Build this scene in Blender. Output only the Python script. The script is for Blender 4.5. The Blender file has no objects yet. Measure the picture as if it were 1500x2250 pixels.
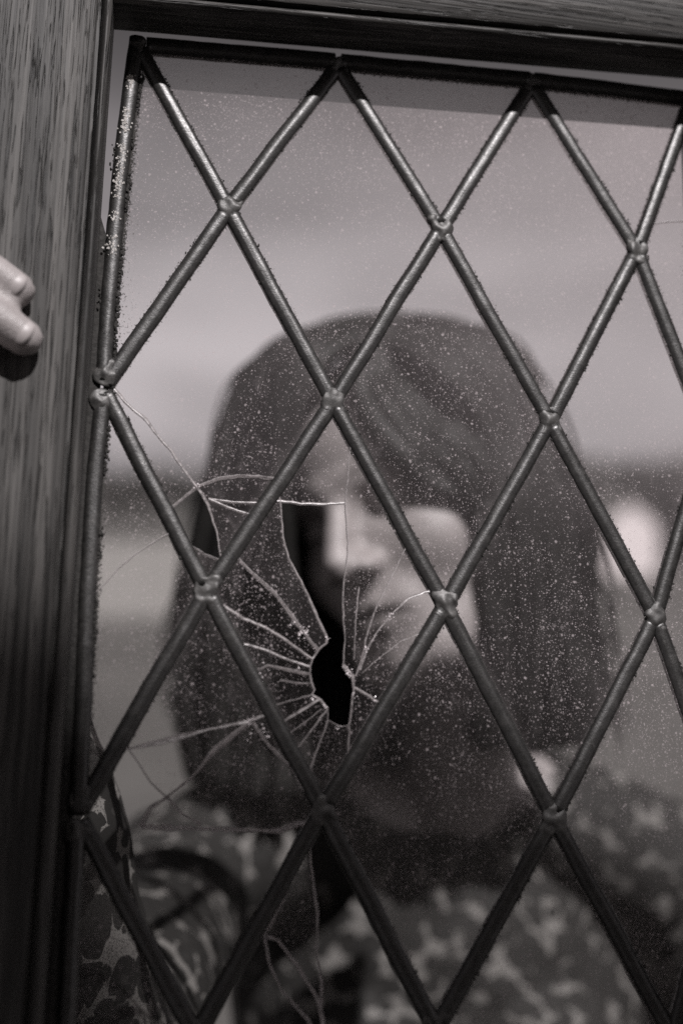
import bpy, bmesh, math, random
import numpy as np
from mathutils import Vector, Matrix, noise
from mathutils.geometry import delaunay_2d_cdt

random.seed(7)
rng = np.random.default_rng(7)
S = bpy.context.scene
COL = S.collection
R_ = math.radians

# ------------------------------------------------------------------ camera
LENS = 50.0
F = LENS / 24.0
CAM_LOC = Vector((0.0, 0.0, 1.5))
PITCH = R_(-0.92)
cam_d = bpy.data.cameras.new('camera')
cam = bpy.data.objects.new('camera', cam_d)
COL.objects.link(cam)
cam_d.sensor_fit = 'HORIZONTAL'
cam_d.sensor_width = 24.0
cam_d.lens = LENS
cam_d.clip_start = 0.02
cam_d.clip_end = 3000
cam.location = CAM_LOC
cam.rotation_euler = (R_(90) + PITCH, 0, 0)
S.camera = cam
CAM_M = Matrix.Translation(CAM_LOC) @ cam.rotation_euler.to_matrix().to_4x4()
cam_d.dof.use_dof = True
cam_d.dof.focus_distance = 0.600
cam_d.dof.aperture_fstop = 3.5
cam_d.dof.aperture_blades = 9

# leaded window pose (panel axes: p right, q up, n towards the camera)
WR = Matrix(((0.9808616745156168, 0.016701665074436656, 0.19398822090569154),
             (-0.06596493579287237, 0.9658982988891958, 0.2503779212486378),
             (-0.18319116439461883, -0.2583825276342968, 0.9485143471245119)))
WT = Vector((0.04029090096303171, -0.03834551862645783, -0.5840672008392357))
WIN_M = CAM_M @ (Matrix.Translation(WT) @ WR.to_4x4())

# sun: direction to the sun in panel axes, turned to world axes
SUN_DIR = (WIN_M.to_3x3() @ Vector((0.22, 0.925, 1.0))).normalized()
SUN_EL = math.asin(SUN_DIR.z)
SUN_AZ = math.atan2(SUN_DIR.x, SUN_DIR.y)

# ------------------------------------------------------------------ world
world = bpy.data.worlds.new('World')
S.world = world
world.use_nodes = True
wn = world.node_tree
wn.nodes.clear()
def N(t, kind, **kw):
    n = t.nodes.new(kind)
    for k, v in kw.items():
        setattr(n, k, v)
    return n
def mathn(t, op, a, b=None, c=None, clamp=False):
    n = N(t, 'ShaderNodeMath', operation=op, use_clamp=clamp)
    for i, v in enumerate((a, b, c)):
        if v is None:
            continue
        if isinstance(v, (int, float)):
            n.inputs[i].default_value = v
        else:
            t.links.new(v, n.inputs[i])
    return n.outputs[0]
def ramp(t, fac, stops, interp='LINEAR'):
    n = N(t, 'ShaderNodeValToRGB')
    cr = n.color_ramp
    cr.interpolation = interp
    while len(cr.elements) < len(stops):
        cr.elements.new(0.5)
    for e, (p, c) in zip(cr.elements, stops):
        e.position = p
        if isinstance(c, (int, float)):
            c = (c, c, c)
        e.color = (c[0], c[1], c[2], 1)
    t.links.new(fac, n.inputs[0])
    return n.outputs[0]

sky = N(wn, 'ShaderNodeTexSky', sky_type='NISHITA')
sky.sun_disc = False
sky.sun_elevation = SUN_EL
sky.sun_rotation = SUN_AZ
sky.air_density = 1.0
sky.dust_density = 2.0
sky.ozone_density = 1.0
sep = N(wn, 'ShaderNodeSeparateColor')
wn.links.new(sky.outputs[0], sep.inputs[0])
# monochrome photograph through a red filter: the red channel of the sky, blue sky goes dark
tc = N(wn, 'ShaderNodeTexCoord')
sxyz = N(wn, 'ShaderNodeSeparateXYZ')
wn.links.new(tc.outputs['Generated'], sxyz.inputs[0])
cl = N(wn, 'ShaderNodeTexNoise')
cl.inputs['Scale'].default_value = 4.2
cl.inputs['Detail'].default_value = 5.0
cmap = N(wn, 'ShaderNodeMapping')
cmap.inputs['Scale'].default_value = (1, 1, 2.6)
cmap.inputs['Location'].default_value = (0.35, 0.1, 0.2)
wn.links.new(tc.outputs['Generated'], cmap.inputs[0])
wn.links.new(cmap.outputs[0], cl.inputs['Vector'])
elev = ramp(wn, mathn(wn, 'MAXIMUM', sxyz.outputs['Z'], 0.0),
            [(0.0, 0.92), (0.10, 0.98), (0.15, 0.93), (0.20, 0.70), (0.34, 0.32), (1.0, 0.32)], 'EASE')
cloud = ramp(wn, cl.outputs['Fac'], [(0.40, 0.88), (0.66, 1.22)], 'EASE')
lum = mathn(wn, 'MULTIPLY', mathn(wn, 'MULTIPLY', sep.outputs[0], elev), cloud)
tint = N(wn, 'ShaderNodeCombineColor')
wn.links.new(lum, tint.inputs[0])
wn.links.new(mathn(wn, 'MULTIPLY', lum, 0.918), tint.inputs[1])
wn.links.new(mathn(wn, 'MULTIPLY', lum, 0.945), tint.inputs[2])
bg = N(wn, 'ShaderNodeBackground')
bg.inputs['Strength'].default_value = 0.125
wn.links.new(tint.outputs[0], bg.inputs['Color'])
wo = N(wn, 'ShaderNodeOutputWorld')
wn.links.new(bg.outputs[0], wo.inputs[0])

sun_d = bpy.data.lights.new('sun', 'SUN')
sun_d.energy = 4.2
sun_d.angle = R_(0.53)
sun_d.color = (1.0, 0.955, 0.955)
sun = bpy.data.objects.new('sun', sun_d)
COL.objects.link(sun)
sun.rotation_euler = SUN_DIR.to_track_quat('Z', 'Y').to_euler()
sun.location = (2, -1, 5)

S.view_settings.view_transform = 'Standard'
S.view_settings.look = 'None'
S.view_settings.gamma = 1.0
S.view_settings.use_curve_mapping = False
S.view_settings.exposure = 0.2
S.render.engine = 'CYCLES'
S.cycles.transparent_max_bounces = 24
S.cycles.max_bounces = 6
S.cycles.use_denoising = False

# ------------------------------------------------------------------ helpers
W_INV = WIN_M.inverted()
def ray_dir(x, y):
    return Vector(((x - 750) / 1500 / F, -(y - 1125) / 1500 / F, -1.0))
def W(x, y, D):
    """world point seen at photo pixel (x, y), D metres in front of the camera"""
    return CAM_M @ (ray_dir(x, y) * D)
CAM_L = W_INV @ CAM_LOC
WI3 = (W_INV @ CAM_M).to_3x3()
def U(x, y, n=0.0):
    """panel-local point seen at photo pixel (x, y) at height n over the glass plane"""
    d = WI3 @ ray_dir(x, y)
    s = (n - CAM_L.z) / d.z
    return CAM_L + d * s

def link(name, me, parent=None, mat=None, smooth=True):
    o = bpy.data.objects.new(name, me)
    COL.objects.link(o)
    if parent is not None:
        o.parent = parent
    if mat is not None:
        me.materials.append(mat)
    if smooth:
        me.polygons.foreach_set('use_smooth', [True] * len(me.polygons))
    return o
def from_bm(name, bm, parent=None, mat=None, smooth=True):
    me = bpy.data.meshes.new(name)
    bm.normal_update()
    bm.to_mesh(me)
    bm.free()
    return link(name, me, parent, mat, smooth)
def empty(name, M):
    o = bpy.data.objects.new(name, None)
    COL.objects.link(o)
    o.matrix_world = M
    o.empty_display_size = 0.05
    return o
def tag(o, label, cat, group=None, kind=None):
    o['label'] = label
    o['category'] = cat
    if group:
        o['group'] = group
    if kind:
        o['kind'] = kind

def loft(bm, pts, rad, seg=12, up=None, cap=True, shape=None):
    """rings along pts; rad is r or (rx, ry) per point; shape(t, k) scales ring vertices"""
    pts = [Vector(p) for p in pts]
    n = len(pts)
    rings = []
    ref = Vector(up) if up is not None else Vector((0.13, 0.2, 0.97))
    for i, p in enumerate(pts):
        t = (pts[min(i + 1, n - 1)] - pts[max(i - 1, 0)]).normalized()
        a = t.cross(ref)
        if a.length < 1e-4:
            a = t.cross(Vector((1, 0, 0)))
        a.normalize()
        b = a.cross(t).normalized()
        r = rad[i] if isinstance(rad, (list, tuple)) else rad
        rx, ry = r if isinstance(r, (list, tuple)) else (r, r)
        ring = []
        for k in range(seg):
            th = 2 * math.pi * k / seg
            s = shape(i, k) if shape else 1.0
            ring.append(bm.verts.new(p + (a * math.cos(th) * rx + b * math.sin(th) * ry) * s))
        rings.append(ring)
    for i in range(n - 1):
        for k in range(seg):
            k2 = (k + 1) % seg
            bm.faces.new((rings[i][k], rings[i][k2], rings[i + 1][k2], rings[i + 1][k]))
    if cap:
        bm.faces.new(rings[0][::-1])
        bm.faces.new(rings[-1])
    return rings
def capsule(bm, pts, rad, seg=16, up=None):
    """tapered chain with round ends, resampled smoothly"""
    P = [Vector(p) for p in pts]
    Rr = [r if isinstance(r, (list, tuple)) else (r, r) for r in rad]
    # catmull-rom resample
    out, ro = [], []
    for i in range(len(P) - 1):
        p0, p1, p2, p3 = P[max(i - 1, 0)], P[i], P[i + 1], P[min(i + 2, len(P) - 1)]
        for s in range(6):
            u = s / 6
            out.append(0.5 * ((2 * p1) + (p2 - p0) * u + (2 * p0 - 5 * p1 + 4 * p2 - p3) * u * u + (3 * p1 - p0 - 3 * p2 + p3) * u ** 3))
            ro.append((Rr[i][0] * (1 - u) + Rr[i + 1][0] * u, Rr[i][1] * (1 - u) + Rr[i + 1][1] * u))
    out.append(P[-1]); ro.append(Rr[-1])
    t0 = (out[0] - out[1]).normalized(); t1 = (out[-1] - out[-2]).normalized()
    pre, prr, post, por = [], [], [], []
    for j in range(1, 6):
        a = j / 5.5 * math.pi / 2
        pre.append(out[0] + t0 * min(ro[0]) * math.sin(a)); prr.append((ro[0][0] * math.cos(a), ro[0][1] * math.cos(a)))
        post.append(out[-1] + t1 * min(ro[-1]) * math.sin(a)); por.append((ro[-1][0] * math.cos(a), ro[-1][1] * math.cos(a)))
    return loft(bm, pre[::-1] + out + post, prr[::-1] + ro + por, seg, up)
def catmull(P, n):
    out = []
    for i in range(len(P) - 1):
        p0, p1, p2, p3 = P[max(i - 1, 0)], P[i], P[i + 1], P[min(i + 2, len(P) - 1)]
        for s in range(n):
            u = s / n
            out.append(0.5 * ((2 * p1) + (p2 - p0) * u + (2 * p0 - 5 * p1 + 4 * p2 - p3) * u * u + (3 * p1 - p0 - 3 * p2 + p3) * u ** 3))
    out.append(P[-1])
    return out
def ellipsoid(bm, c, r, M=None, sub=3):
    res = bmesh.ops.create_icosphere(bm, subdivisions=sub, radius=1.0)
    for v in res['verts']:
        p = Vector((v.co.x * r[0], v.co.y * r[1], v.co.z * r[2]))
        if M is not None:
            p = M @ p
        v.co = p + Vector(c)
    return res['verts']

# ------------------------------------------------------------------ materials
def new_mat(name):
    m = bpy.data.materials.new(name)
    m.use_nodes = True
    t = m.node_tree
    t.nodes.clear()
    out = N(t, 'ShaderNodeOutputMaterial')
    return m, t, out
def pbsdf(t, out, color=None, rough=0.5, metal=0.0, spec=0.5):
    b = N(t, 'ShaderNodeBsdfPrincipled')
    b.inputs['Roughness'].default_value = rough
    b.inputs['Metallic'].default_value = metal
    b.inputs['Specular IOR Level'].default_value = spec
    if color is not None:
        b.inputs['Base Color'].default_value = (*color, 1)
    t.links.new(b.outputs[0], out.inputs['Surface'])
    return b
def coords(t, scale=(1, 1, 1), rot=(0, 0, 0), loc=(0, 0, 0)):
    c = N(t, 'ShaderNodeTexCoord')
    m = N(t, 'ShaderNodeMapping')
    m.inputs['Scale'].default_value = scale
    m.inputs['Rotation'].default_value = rot
    m.inputs['Location'].default_value = loc
    t.links.new(c.outputs['Object'], m.inputs[0])
    return m.outputs[0]
def noisen(t, vec, scale, detail=4, rough=0.55, dist=0.0):
    n = N(t, 'ShaderNodeTexNoise')
    n.inputs['Scale'].default_value = scale
    n.inputs['Detail'].default_value = detail
    n.inputs['Roughness'].default_value = rough
    n.inputs['Distortion'].default_value = dist
    t.links.new(vec, n.inputs['Vector'])
    return n.outputs['Fac']
def voron(t, vec, scale, feature='F1'):
    n = N(t, 'ShaderNodeTexVoronoi', feature=feature)
    n.inputs['Scale'].default_value = scale
    t.links.new(vec, n.inputs['Vector'])
    return n
def mixcol(t, fac, a, b):
    n = N(t, 'ShaderNodeMix', data_type='RGBA')
    for s, v in ((n.inputs[0], fac), (n.inputs[6], a), (n.inputs[7], b)):
        if isinstance(v, (int, float)):
            s.default_value = v
        elif isinstance(v, tuple):
            s.default_value = (*v, 1)
        else:
            t.links.new(v, s)
    return n.outputs[2]
def bump(t, h, strength, dist, bsdf):
    b = N(t, 'ShaderNodeBump')
    b.inputs['Strength'].default_value = strength
    b.inputs['Distance'].default_value = dist
    t.links.new(h, b.inputs['Height'])
    t.links.new(b.outputs[0], bsdf.inputs['Normal'])

def grey(v):
    return (v, v * 0.96, v * 0.915)

def wood_mat(name, axis):
    m, t, out = new_mat(name)
    lo = (1, 0.014, 1) if axis == 'q' else (0.014, 1, 1)
    v = coords(t, lo)
    warp = noisen(t, coords(t, (14, 2, 6) if axis == 'q' else (2, 14, 6)), 1.0, 2)
    g1 = noisen(t, v, 210, 5, 0.62, 0.9)
    g2 = noisen(t, v, 950, 3, 0.6, 0.3)
    pores = ramp(t, noisen(t, coords(t, (1, 0.03, 1) if axis == 'q' else (0.03, 1, 1), loc=(3, 5, 1)), 900, 2, 0.5, 1.0),
                 [(0.35, 0.0), (0.43, 1.0)])
    a = mathn(t, 'ADD', mathn(t, 'MULTIPLY', g1, 0.75), mathn(t, 'MULTIPLY', g2, 0.25))
    a = mathn(t, 'ADD', a, mathn(t, 'MULTIPLY', mathn(t, 'SUBTRACT', warp, 0.5), 0.25))
    c = ramp(t, a, [(0.36, grey(0.016)), (0.46, grey(0.024)), (0.54, grey(0.055)), (0.64, grey(0.095))])
    c = mixcol(t, pores, grey(0.012), c)
    speck = ramp(t, noisen(t, coords(t), 1500, 2, 0.6), [(0.68, 0.0), (0.76, 1.0)])
    c = mixcol(t, mathn(t, 'MULTIPLY', speck, 0.4), c, grey(0.22))
    b = pbsdf(t, out, rough=0.50, spec=0.25)
    t.links.new(c, b.inputs['Base Color'])
    bump(t, mathn(t, 'ADD', mathn(t, 'MULTIPLY', pores, 0.6), g1), 0.7, 0.0008, b)
    return m
M_WOODV = wood_mat('oak_upright', 'q')
M_WOODH = wood_mat('oak_across', 'p')

def lead_mat(name, base=0.10, rough=0.40, patina=0.5):
    m, t, out = new_mat(name)
    v = coords(t)
    n1 = noisen(t, v, 260, 5, 0.65)
    n2 = noisen(t, v, 1400, 3, 0.6)
    c = ramp(t, n1, [(0.35, grey(base * 0.55)), (0.55, grey(base)), (0.72, grey(base * 1.7))])
    ox = ramp(t, noisen(t, coords(t, loc=(1, 2, 3)), 520, 4, 0.7), [(0.60, 0.0), (0.70, 1.0)])
    c = mixcol(t, mathn(t, 'MULTIPLY', ox, patina), c, grey(0.30))
    b = pbsdf(t, out, rough=rough, metal=0.15, spec=0.8)
    t.links.new(c, b.inputs['Base Color'])
    t.links.new(mathn(t, 'ADD', mathn(t, 'MULTIPLY', n2, 0.35), rough - 0.17), b.inputs['Roughness'])
    bump(t, mathn(t, 'ADD', n1, mathn(t, 'MULTIPLY', n2, 0.35)), 0.30, 0.0005, b)
    return m
M_LEAD = lead_mat('lead', 0.022, 0.38, 0.12)
M_SOLDER = lead_mat('solder', 0.050, 0.50, 0.20)

def glass_mat(name, dirty):
    m, t, out = new_mat(name)
    # the pane is thin and does not bend rays: the same reflectance on the way in and on the way out
    ge = N(t, 'ShaderNodeNewGeometry')
    fr = N(t, 'ShaderNodeFresnel')
    t.links.new(mathn(t, 'MULTIPLY_ADD', ge.outputs['Backfacing'], 1 / 1.5 - 1.5, 1.5), fr.inputs['IOR'])
    tr = N(t, 'ShaderNodeBsdfTransparent'); tr.inputs[0].default_value = (0.992, 0.992, 0.99, 1)
    gl = N(t, 'ShaderNodeBsdfGlossy'); gl.inputs['Roughness'].default_value = 0.04
    gl.inputs[0].default_value = (0.9, 0.9, 0.9, 1)
    mx = N(t, 'ShaderNodeMixShader')
    t.links.new(fr.outputs[0], mx.inputs[0]); t.links.new(tr.outputs[0], mx.inputs[1]); t.links.new(gl.outputs[0], mx.inputs[2])
    if not dirty:
        t.links.new(mx.outputs[0], out.inputs['Surface'])
        return m
    v = coords(t)
    warp = N(t, 'ShaderNodeTexNoise'); warp.inputs['Scale'].default_value = 700; warp.inputs['Detail'].default_value = 2
    t.links.new(v, warp.inputs['Vector'])
    wv = N(t, 'ShaderNodeVectorMath', operation='MULTIPLY_ADD')
    wv.inputs[1].default_value = (0.0012, 0.0012, 0.0012)
    t.links.new(warp.outputs['Color'], wv.inputs[0]); t.links.new(v, wv.inputs[2])
    masks = []
    dens = ramp(t, noisen(t, v, 30, 4, 0.65, 0.4), [(0.30, 0.10), (0.48, 0.42), (0.66, 1.0)])
    for sc, keep, r0, r1, amt in ((180, 0.46, 0.04, 0.21, 0.38), (360, 0.64, 0.06, 0.29, 0.75), (720, 0.80, 0.08, 0.35, 1.15), (1350, 0.72, 0.12, 0.40, 1.1)):
        vo = voron(t, wv.outputs[0], sc)
        sc_ = N(t, 'ShaderNodeSeparateColor'); t.links.new(vo.outputs['Color'], sc_.inputs[0])
        rad = mathn(t, 'MULTIPLY_ADD', sc_.outputs[1], r1 - r0, r0)
        d = mathn(t, 'DIVIDE', vo.outputs['Distance'], rad)
        disc = ramp(t, d, [(0.45, 1.0), (0.8, .4), (1.0, 0.0)])
        kp = mathn(t, 'LESS_THAN', sc_.outputs[0], mathn(t, 'MULTIPLY', dens, 2 * keep))
        amp = mathn(t, 'MULTIPLY', mathn(t, 'MULTIPLY_ADD', sc_.outputs[2], 0.8, 0.2), amt)
        masks.append(mathn(t, 'MULTIPLY', mathn(t, 'MULTIPLY', disc, kp), amp))
    grain = mathn(t, 'MULTIPLY', ramp(t, noisen(t, v, 2600, 3, 0.7), [(0.60, 0.0), (0.74, 1.0)]), 0.12)
    smear = mathn(t, 'MULTIPLY', ramp(t, noisen(t, coords(t, (1, 0.6, 1), (0, 0, 0.3)), 120, 5, 0.7, 0.6), [(0.58, 0.0), (0.78, 1.0)]), 0.10)
    # pale film, denser towards the upper right corner of the window
    sx = N(t, 'ShaderNodeSeparateXYZ'); t.links.new(v, sx.inputs[0])
    hgt = mathn(t, 'ADD', mathn(t, 'MULTIPLY', sx.outputs[0], 0.9), sx.outputs[1])
    hgt = mathn(t, 'ADD', hgt, mathn(t, 'MULTIPLY', mathn(t, 'SUBTRACT', noisen(t, v, 9, 2), 0.5), 0.16))
    hgt = mathn(t, 'MULTIPLY_ADD', hgt, 1.4, 0.5)
    film = ramp(t, hgt, [(0.12, 0.002), (0.45, 0.004), (0.60, 0.04), (0.80, 0.22), (0.95, 0.5)])
    # rain streaks and wiped smears, and dirt that gathers along the cames
    drip = ramp(t, noisen(t, coords(t, (1, 0.06, 1), (0, 0, 0.12)), 300, 3, 0.6, 0.5), [(0.52, 0.0), (0.74, 1.0)])
    drip = mathn(t, 'MULTIPLY', mathn(t, 'MULTIPLY', drip, dens), 0.03)
    mott = mathn(t, 'MULTIPLY', mathn(t, 'MULTIPLY', ramp(t, noisen(t, v, 330, 5, 0.75), [(0.56, 0.0), (0.74, 1.0)]), dens), 0.09)
    at0 = N(t, 'ShaderNodeAttribute', attribute_name='rim')
    edge = mathn(t, 'MULTIPLY', mathn(t, 'MULTIPLY', mathn(t, 'POWER', at0.outputs['Fac'], 2.0), noisen(t, v, 420, 4, .7)), 0.25)
    tot = mathn(t, 'ADD', film, mathn(t, 'ADD', grain, smear))
    at1 = N(t, 'ShaderNodeAttribute', attribute_name='film')  # random dust per pane, plus painted sheen on a few tilted shards
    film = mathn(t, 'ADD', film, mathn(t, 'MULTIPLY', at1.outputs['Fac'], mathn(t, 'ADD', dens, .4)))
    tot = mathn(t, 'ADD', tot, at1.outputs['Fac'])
    tot = mathn(t, 'ADD', tot, mathn(t, 'ADD', edge, mathn(t, 'ADD', drip, mott)))
    for k in masks:
        tot = mathn(t, 'MAXIMUM', tot, mathn(t, 'ADD', k, film))
    tot = mathn(t, 'MINIMUM', tot, 0.9)
    # old black putty crumbs along the cames
    at = N(t, 'ShaderNodeAttribute', attribute_name='rim')
    pu = mathn(t, 'MULTIPLY_ADD', noisen(t, v, 900, 4, 0.75), 1.3, -0.95)
    pu = ramp(t, mathn(t, 'ADD', pu, at.outputs['Fac']), [(0.30, 0.0), (0.38, 1.0)])
    df = N(t, 'ShaderNodeBsdfDiffuse'); df.inputs[0].default_value = (0.62, 0.56, 0.57, 1)
    tl = N(t, 'ShaderNodeBsdfTranslucent'); tl.inputs[0].default_value = (0.55, 0.5, 0.51, 1)
    dm = N(t, 'ShaderNodeMixShader'); dm.inputs[0].default_value = 0.35
    t.links.new(df.outputs[0], dm.inputs[1]); t.links.new(tl.outputs[0], dm.inputs[2])
    m2 = N(t, 'ShaderNodeMixShader')
    t.links.new(tot, m2.inputs[0]); t.links.new(mx.outputs[0], m2.inputs[1]); t.links.new(dm.outputs[0], m2.inputs[2])
    dk = N(t, 'ShaderNodeBsdfDiffuse'); dk.inputs[0].default_value = (*grey(0.05), 1)
    m3 = N(t, 'ShaderNodeMixShader')
    t.links.new(pu, m3.inputs[0]); t.links.new(m2.outputs[0], m3.inputs[1]); t.links.new(dk.outputs[0], m3.inputs[2])
    t.links.new(m3.outputs[0], out.inputs['Surface'])
    return m
M_GLASS = glass_mat('dusty_glass', True)
M_CLEAN = glass_mat('glass_back', False)

def fracture_mat():
    m, t, out = new_mat('fractured_glass_edge')
    v = coords(t)
    a = ramp(t, noisen(t, v, 520, 3, 0.7), [(0.34, 0.25), (0.66, 0.95)])
    tr = N(t, 'ShaderNodeBsdfTransparent'); tr.inputs[0].default_value = (0.8, 0.8, 0.8, 1)
    df = N(t, 'ShaderNodeBsdfDiffuse'); df.inputs[0].default_value = (0.52, 0.48, 0.48, 1)
    tl = N(t, 'ShaderNodeBsdfTranslucent'); tl.inputs[0].default_value = (0.5, 0.46, 0.46, 1)
    gl = N(t, 'ShaderNodeBsdfGlossy'); gl.inputs['Roughness'].default_value = 0.35
    m1 = N(t, 'ShaderNodeMixShader'); m1.inputs[0].default_value = 0.5
    t.links.new(df.outputs[0], m1.inputs[1]); t.links.new(tl.outputs[0], m1.inputs[2])
    m2 = N(t, 'ShaderNodeMixShader'); m2.inputs[0].default_value = 0.10
    t.links.new(m1.outputs[0], m2.inputs[1]); t.links.new(gl.outputs[0], m2.inputs[2])
    m3 = N(t, 'ShaderNodeMixShader')
    t.links.new(a, m3.inputs[0]); t.links.new(tr.outputs[0], m3.inputs[1]); t.links.new(m2.outputs[0], m3.inputs[2])
    t.links.new(m3.outputs[0], out.inputs['Surface'])
    return m
M_FRAC = fracture_mat()

def simple_mat(name, color, rough=0.6, var=0.3, scale=60, spec=0.4, bmp=0.0):
    m, t, out = new_mat(name)
    n = noisen(t, coords(t), scale, 4)
    c = ramp(t, n, [(0.3, tuple(x * (1 - var) for x in color)), (0.7, tuple(x * (1 + var) for x in color))])
    b = pbsdf(t, out, rough=rough, spec=spec)
    t.links.new(c, b.inputs['Base Color'])
    if bmp:
        bump(t, n, bmp, 0.002, b)
    return m
M_PUTTY = simple_mat('pale_putty', grey(0.42), 0.8, 0.25, 900)
M_CRUMB = simple_mat('glass_crumb', (0.75, 0.7, 0.71), 0.15, 0.1, 900, 1.0)

# ------------------------------------------------------------------ ground
def ground():
    m, t, out = new_mat('grass_field')
    v = coords(t)
    c = ramp(t, noisen(t, v, 0.35, 6, 0.65), [(0.30, grey(0.075)), (0.70, grey(0.13))])
    c2 = ramp(t, noisen(t, v, 9, 4, 0.7), [(0.35, 0.75), (0.7, 1.15)])
    mm = N(t, 'ShaderNodeMix', data_type='RGBA', blend_type='MULTIPLY'); mm.inputs[0].default_value = 1
    t.links.new(c, mm.inputs[6]); t.links.new(c2, mm.inputs[7])
    b = pbsdf(t, out, rough=0.9, spec=0.15)
    t.links.new(mm.outputs[2], b.inputs['Base Color'])
    bm = bmesh.new()
    xs = [-1500, -600, -200, -80, -40, -20, -10, -5, 0, 5, 10, 20, 40, 80, 200, 600, 1500]
    g = [[bm.verts.new((x, y, 0.35 * (noise.noise(Vector((x * .03, y * .03, 0)))) * min(1, max(0, (abs(x) + abs(y) - 70) / 60)))) for x in xs] for y in xs]
    for j in range(len(xs) - 1):
        for i in range(len(xs) - 1):
            bm.faces.new((g[j][i], g[j][i + 1], g[j + 1][i + 1], g[j + 1][i]))
    o = from_bm('ground', bm, None, m)
    o['kind'] = 'structure'
    o['label'] = 'rough grass field running out to the trees'
ground()
def stubble():
    bm = bmesh.new()
    r = random.Random(2)
    nx = 24
    rows = []
    for f in (0, .33, .66, 1):
        rows.append([bm.verts.new((-34 + 33 * i / nx, 15.5 + 24 * f + r.uniform(-.5, .5) + i * .05, .004)) for i in range(nx + 1)])
    for a, b in zip(rows[:-1], rows[1:]):
        for i in range(nx):
            bm.faces.new((a[i], a[i + 1], b[i + 1], b[i]))
    o = from_bm('stubble_field', bm, None, simple_mat('pale_stubble', grey(.24), .9, .2, 1.5))
    o['kind'] = 'structure'
    o['label'] = 'pale stubble strip across the field left of the woman'
stubble()

# ------------------------------------------------------------------ trees far behind
M_LEAF = simple_mat('dark_foliage', grey(0.05), 0.75, 0.45, 1.3, 0.25)
M_BARK = simple_mat('bark', grey(0.07), 0.9, 0.3, 8)
def make_tree(loc, h, w, seed, label, n=900, trunk=0.25):
    r = random.Random(seed)
    root = empty('field_tree', Matrix.Translation(loc))
    bm = bmesh.new()
    loft(bm, [(0, 0, -0.1), (0.05 * h * .2, 0, h * .3), (0, 0.03 * h, h * .62)], [h * .035, h * .025, h * .012], 10)
    for k in range(6):
        a = r.random() * 6.28
        z0 = h * r.uniform(.25, .5)
        loft(bm, [(0, 0, z0), (math.cos(a) * w * .2, math.sin(a) * w * .2, z0 + h * .12), (math.cos(a) * w * .38, math.sin(a) * w * .38, z0 + h * .2)],
             [h * .014, h * .009, h * .004], 6)
    from_bm('trunk', bm, root, M_BARK)
    bm = bmesh.new()
    cl = []
    for k in range(26):
        while True:
            p = Vector((r.uniform(-1, 1), r.uniform(-1, 1), r.uniform(-1, 1)))
            if p.length < 1:
                break
        cl.append((Vector((p.x * w * .42, p.y * w * .42, h * (trunk + (1 - trunk) * .5) + p.z * h * (1 - trunk) * .42)), r.uniform(.12, .26) * w))
    for k in range(n):
        c, cr = cl[r.randrange(len(cl))]
        d = Vector((r.gauss(0, 1), r.gauss(0, 1), r.gauss(0, 1))).normalized() * cr * r.uniform(.4, 1.05)
        p = c + d
        s = r.uniform(.018, .04) * h
        a = Vector((r.gauss(0, 1), r.gauss(0, 1), r.gauss(0, 1))).normalized()
        b = a.orthogonal().normalized()
        c2 = a.cross(b)
        vs = [bm.verts.new(p + b * s * 1.2), bm.verts.new(p + c2 * s * .6 + a * s * .2), bm.verts.new(p - b * s * 1.1), bm.verts.new(p - c2 * s * .6 - a * s * .15)]
        bm.faces.new(vs)
    from_bm('crown', bm, root, M_LEAF, False)
    tag(root, label, 'tree', 'trees beyond the field')
    return root
def gpt(x, D):
    p = W(x, 1125, D)
    return Vector((p.x, p.y, 0))
make_tree(gpt(1235, 29), 1.95, 2.2, 1, 'rounded dark bush beside the pale hut, half hidden by her hair', 2400, .02)
make_tree(gpt(1400, 31), 2.15, 1.9, 2, 'dark bush standing directly behind the pale hut', 2400, .02)
make_tree(gpt(1500, 27), 2.1, 1.5, 6, 'bushy dark tree right of the pale hut by the edge of the glass', 2400, .02)
make_tree(gpt(1660, 28), 2.6, 2.0, 3, 'broad dark bush past the right edge of the pane', 2400, .02)
make_tree(gpt(280, 62), 1.9, 4.6, 4, 'low wide tree on the horizon seen through the left panes', 2400, .02)
make_tree(gpt(480, 70), 2.6, 4.6, 5, 'low tree on the horizon hidden mostly by her hair', 2400, .02)
# far wood
def far_wood():
    bm = bmesh.new()
    r = random.Random(3)
    for k in range(420):
        x = r.uniform(-160, 160)
        y = r.uniform(150, 175)
        hh = r.uniform(2.2, 4.2) * (1.2 if x > 20 else 0.8)
        ellipsoid(bm, (x, y, hh * .55), (r.uniform(2, 4), 2.2, hh * .55), None, 2)
    for v in bm.verts:
        v.co += Vector(noise.noise_vector(v.co * .7)) * .6
    o = from_bm('far_wood', bm, None, M_LEAF, False)
    tag(o, 'dark far-off wood along the horizon behind the field', 'wood', None, 'stuff')
far_wood()
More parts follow.
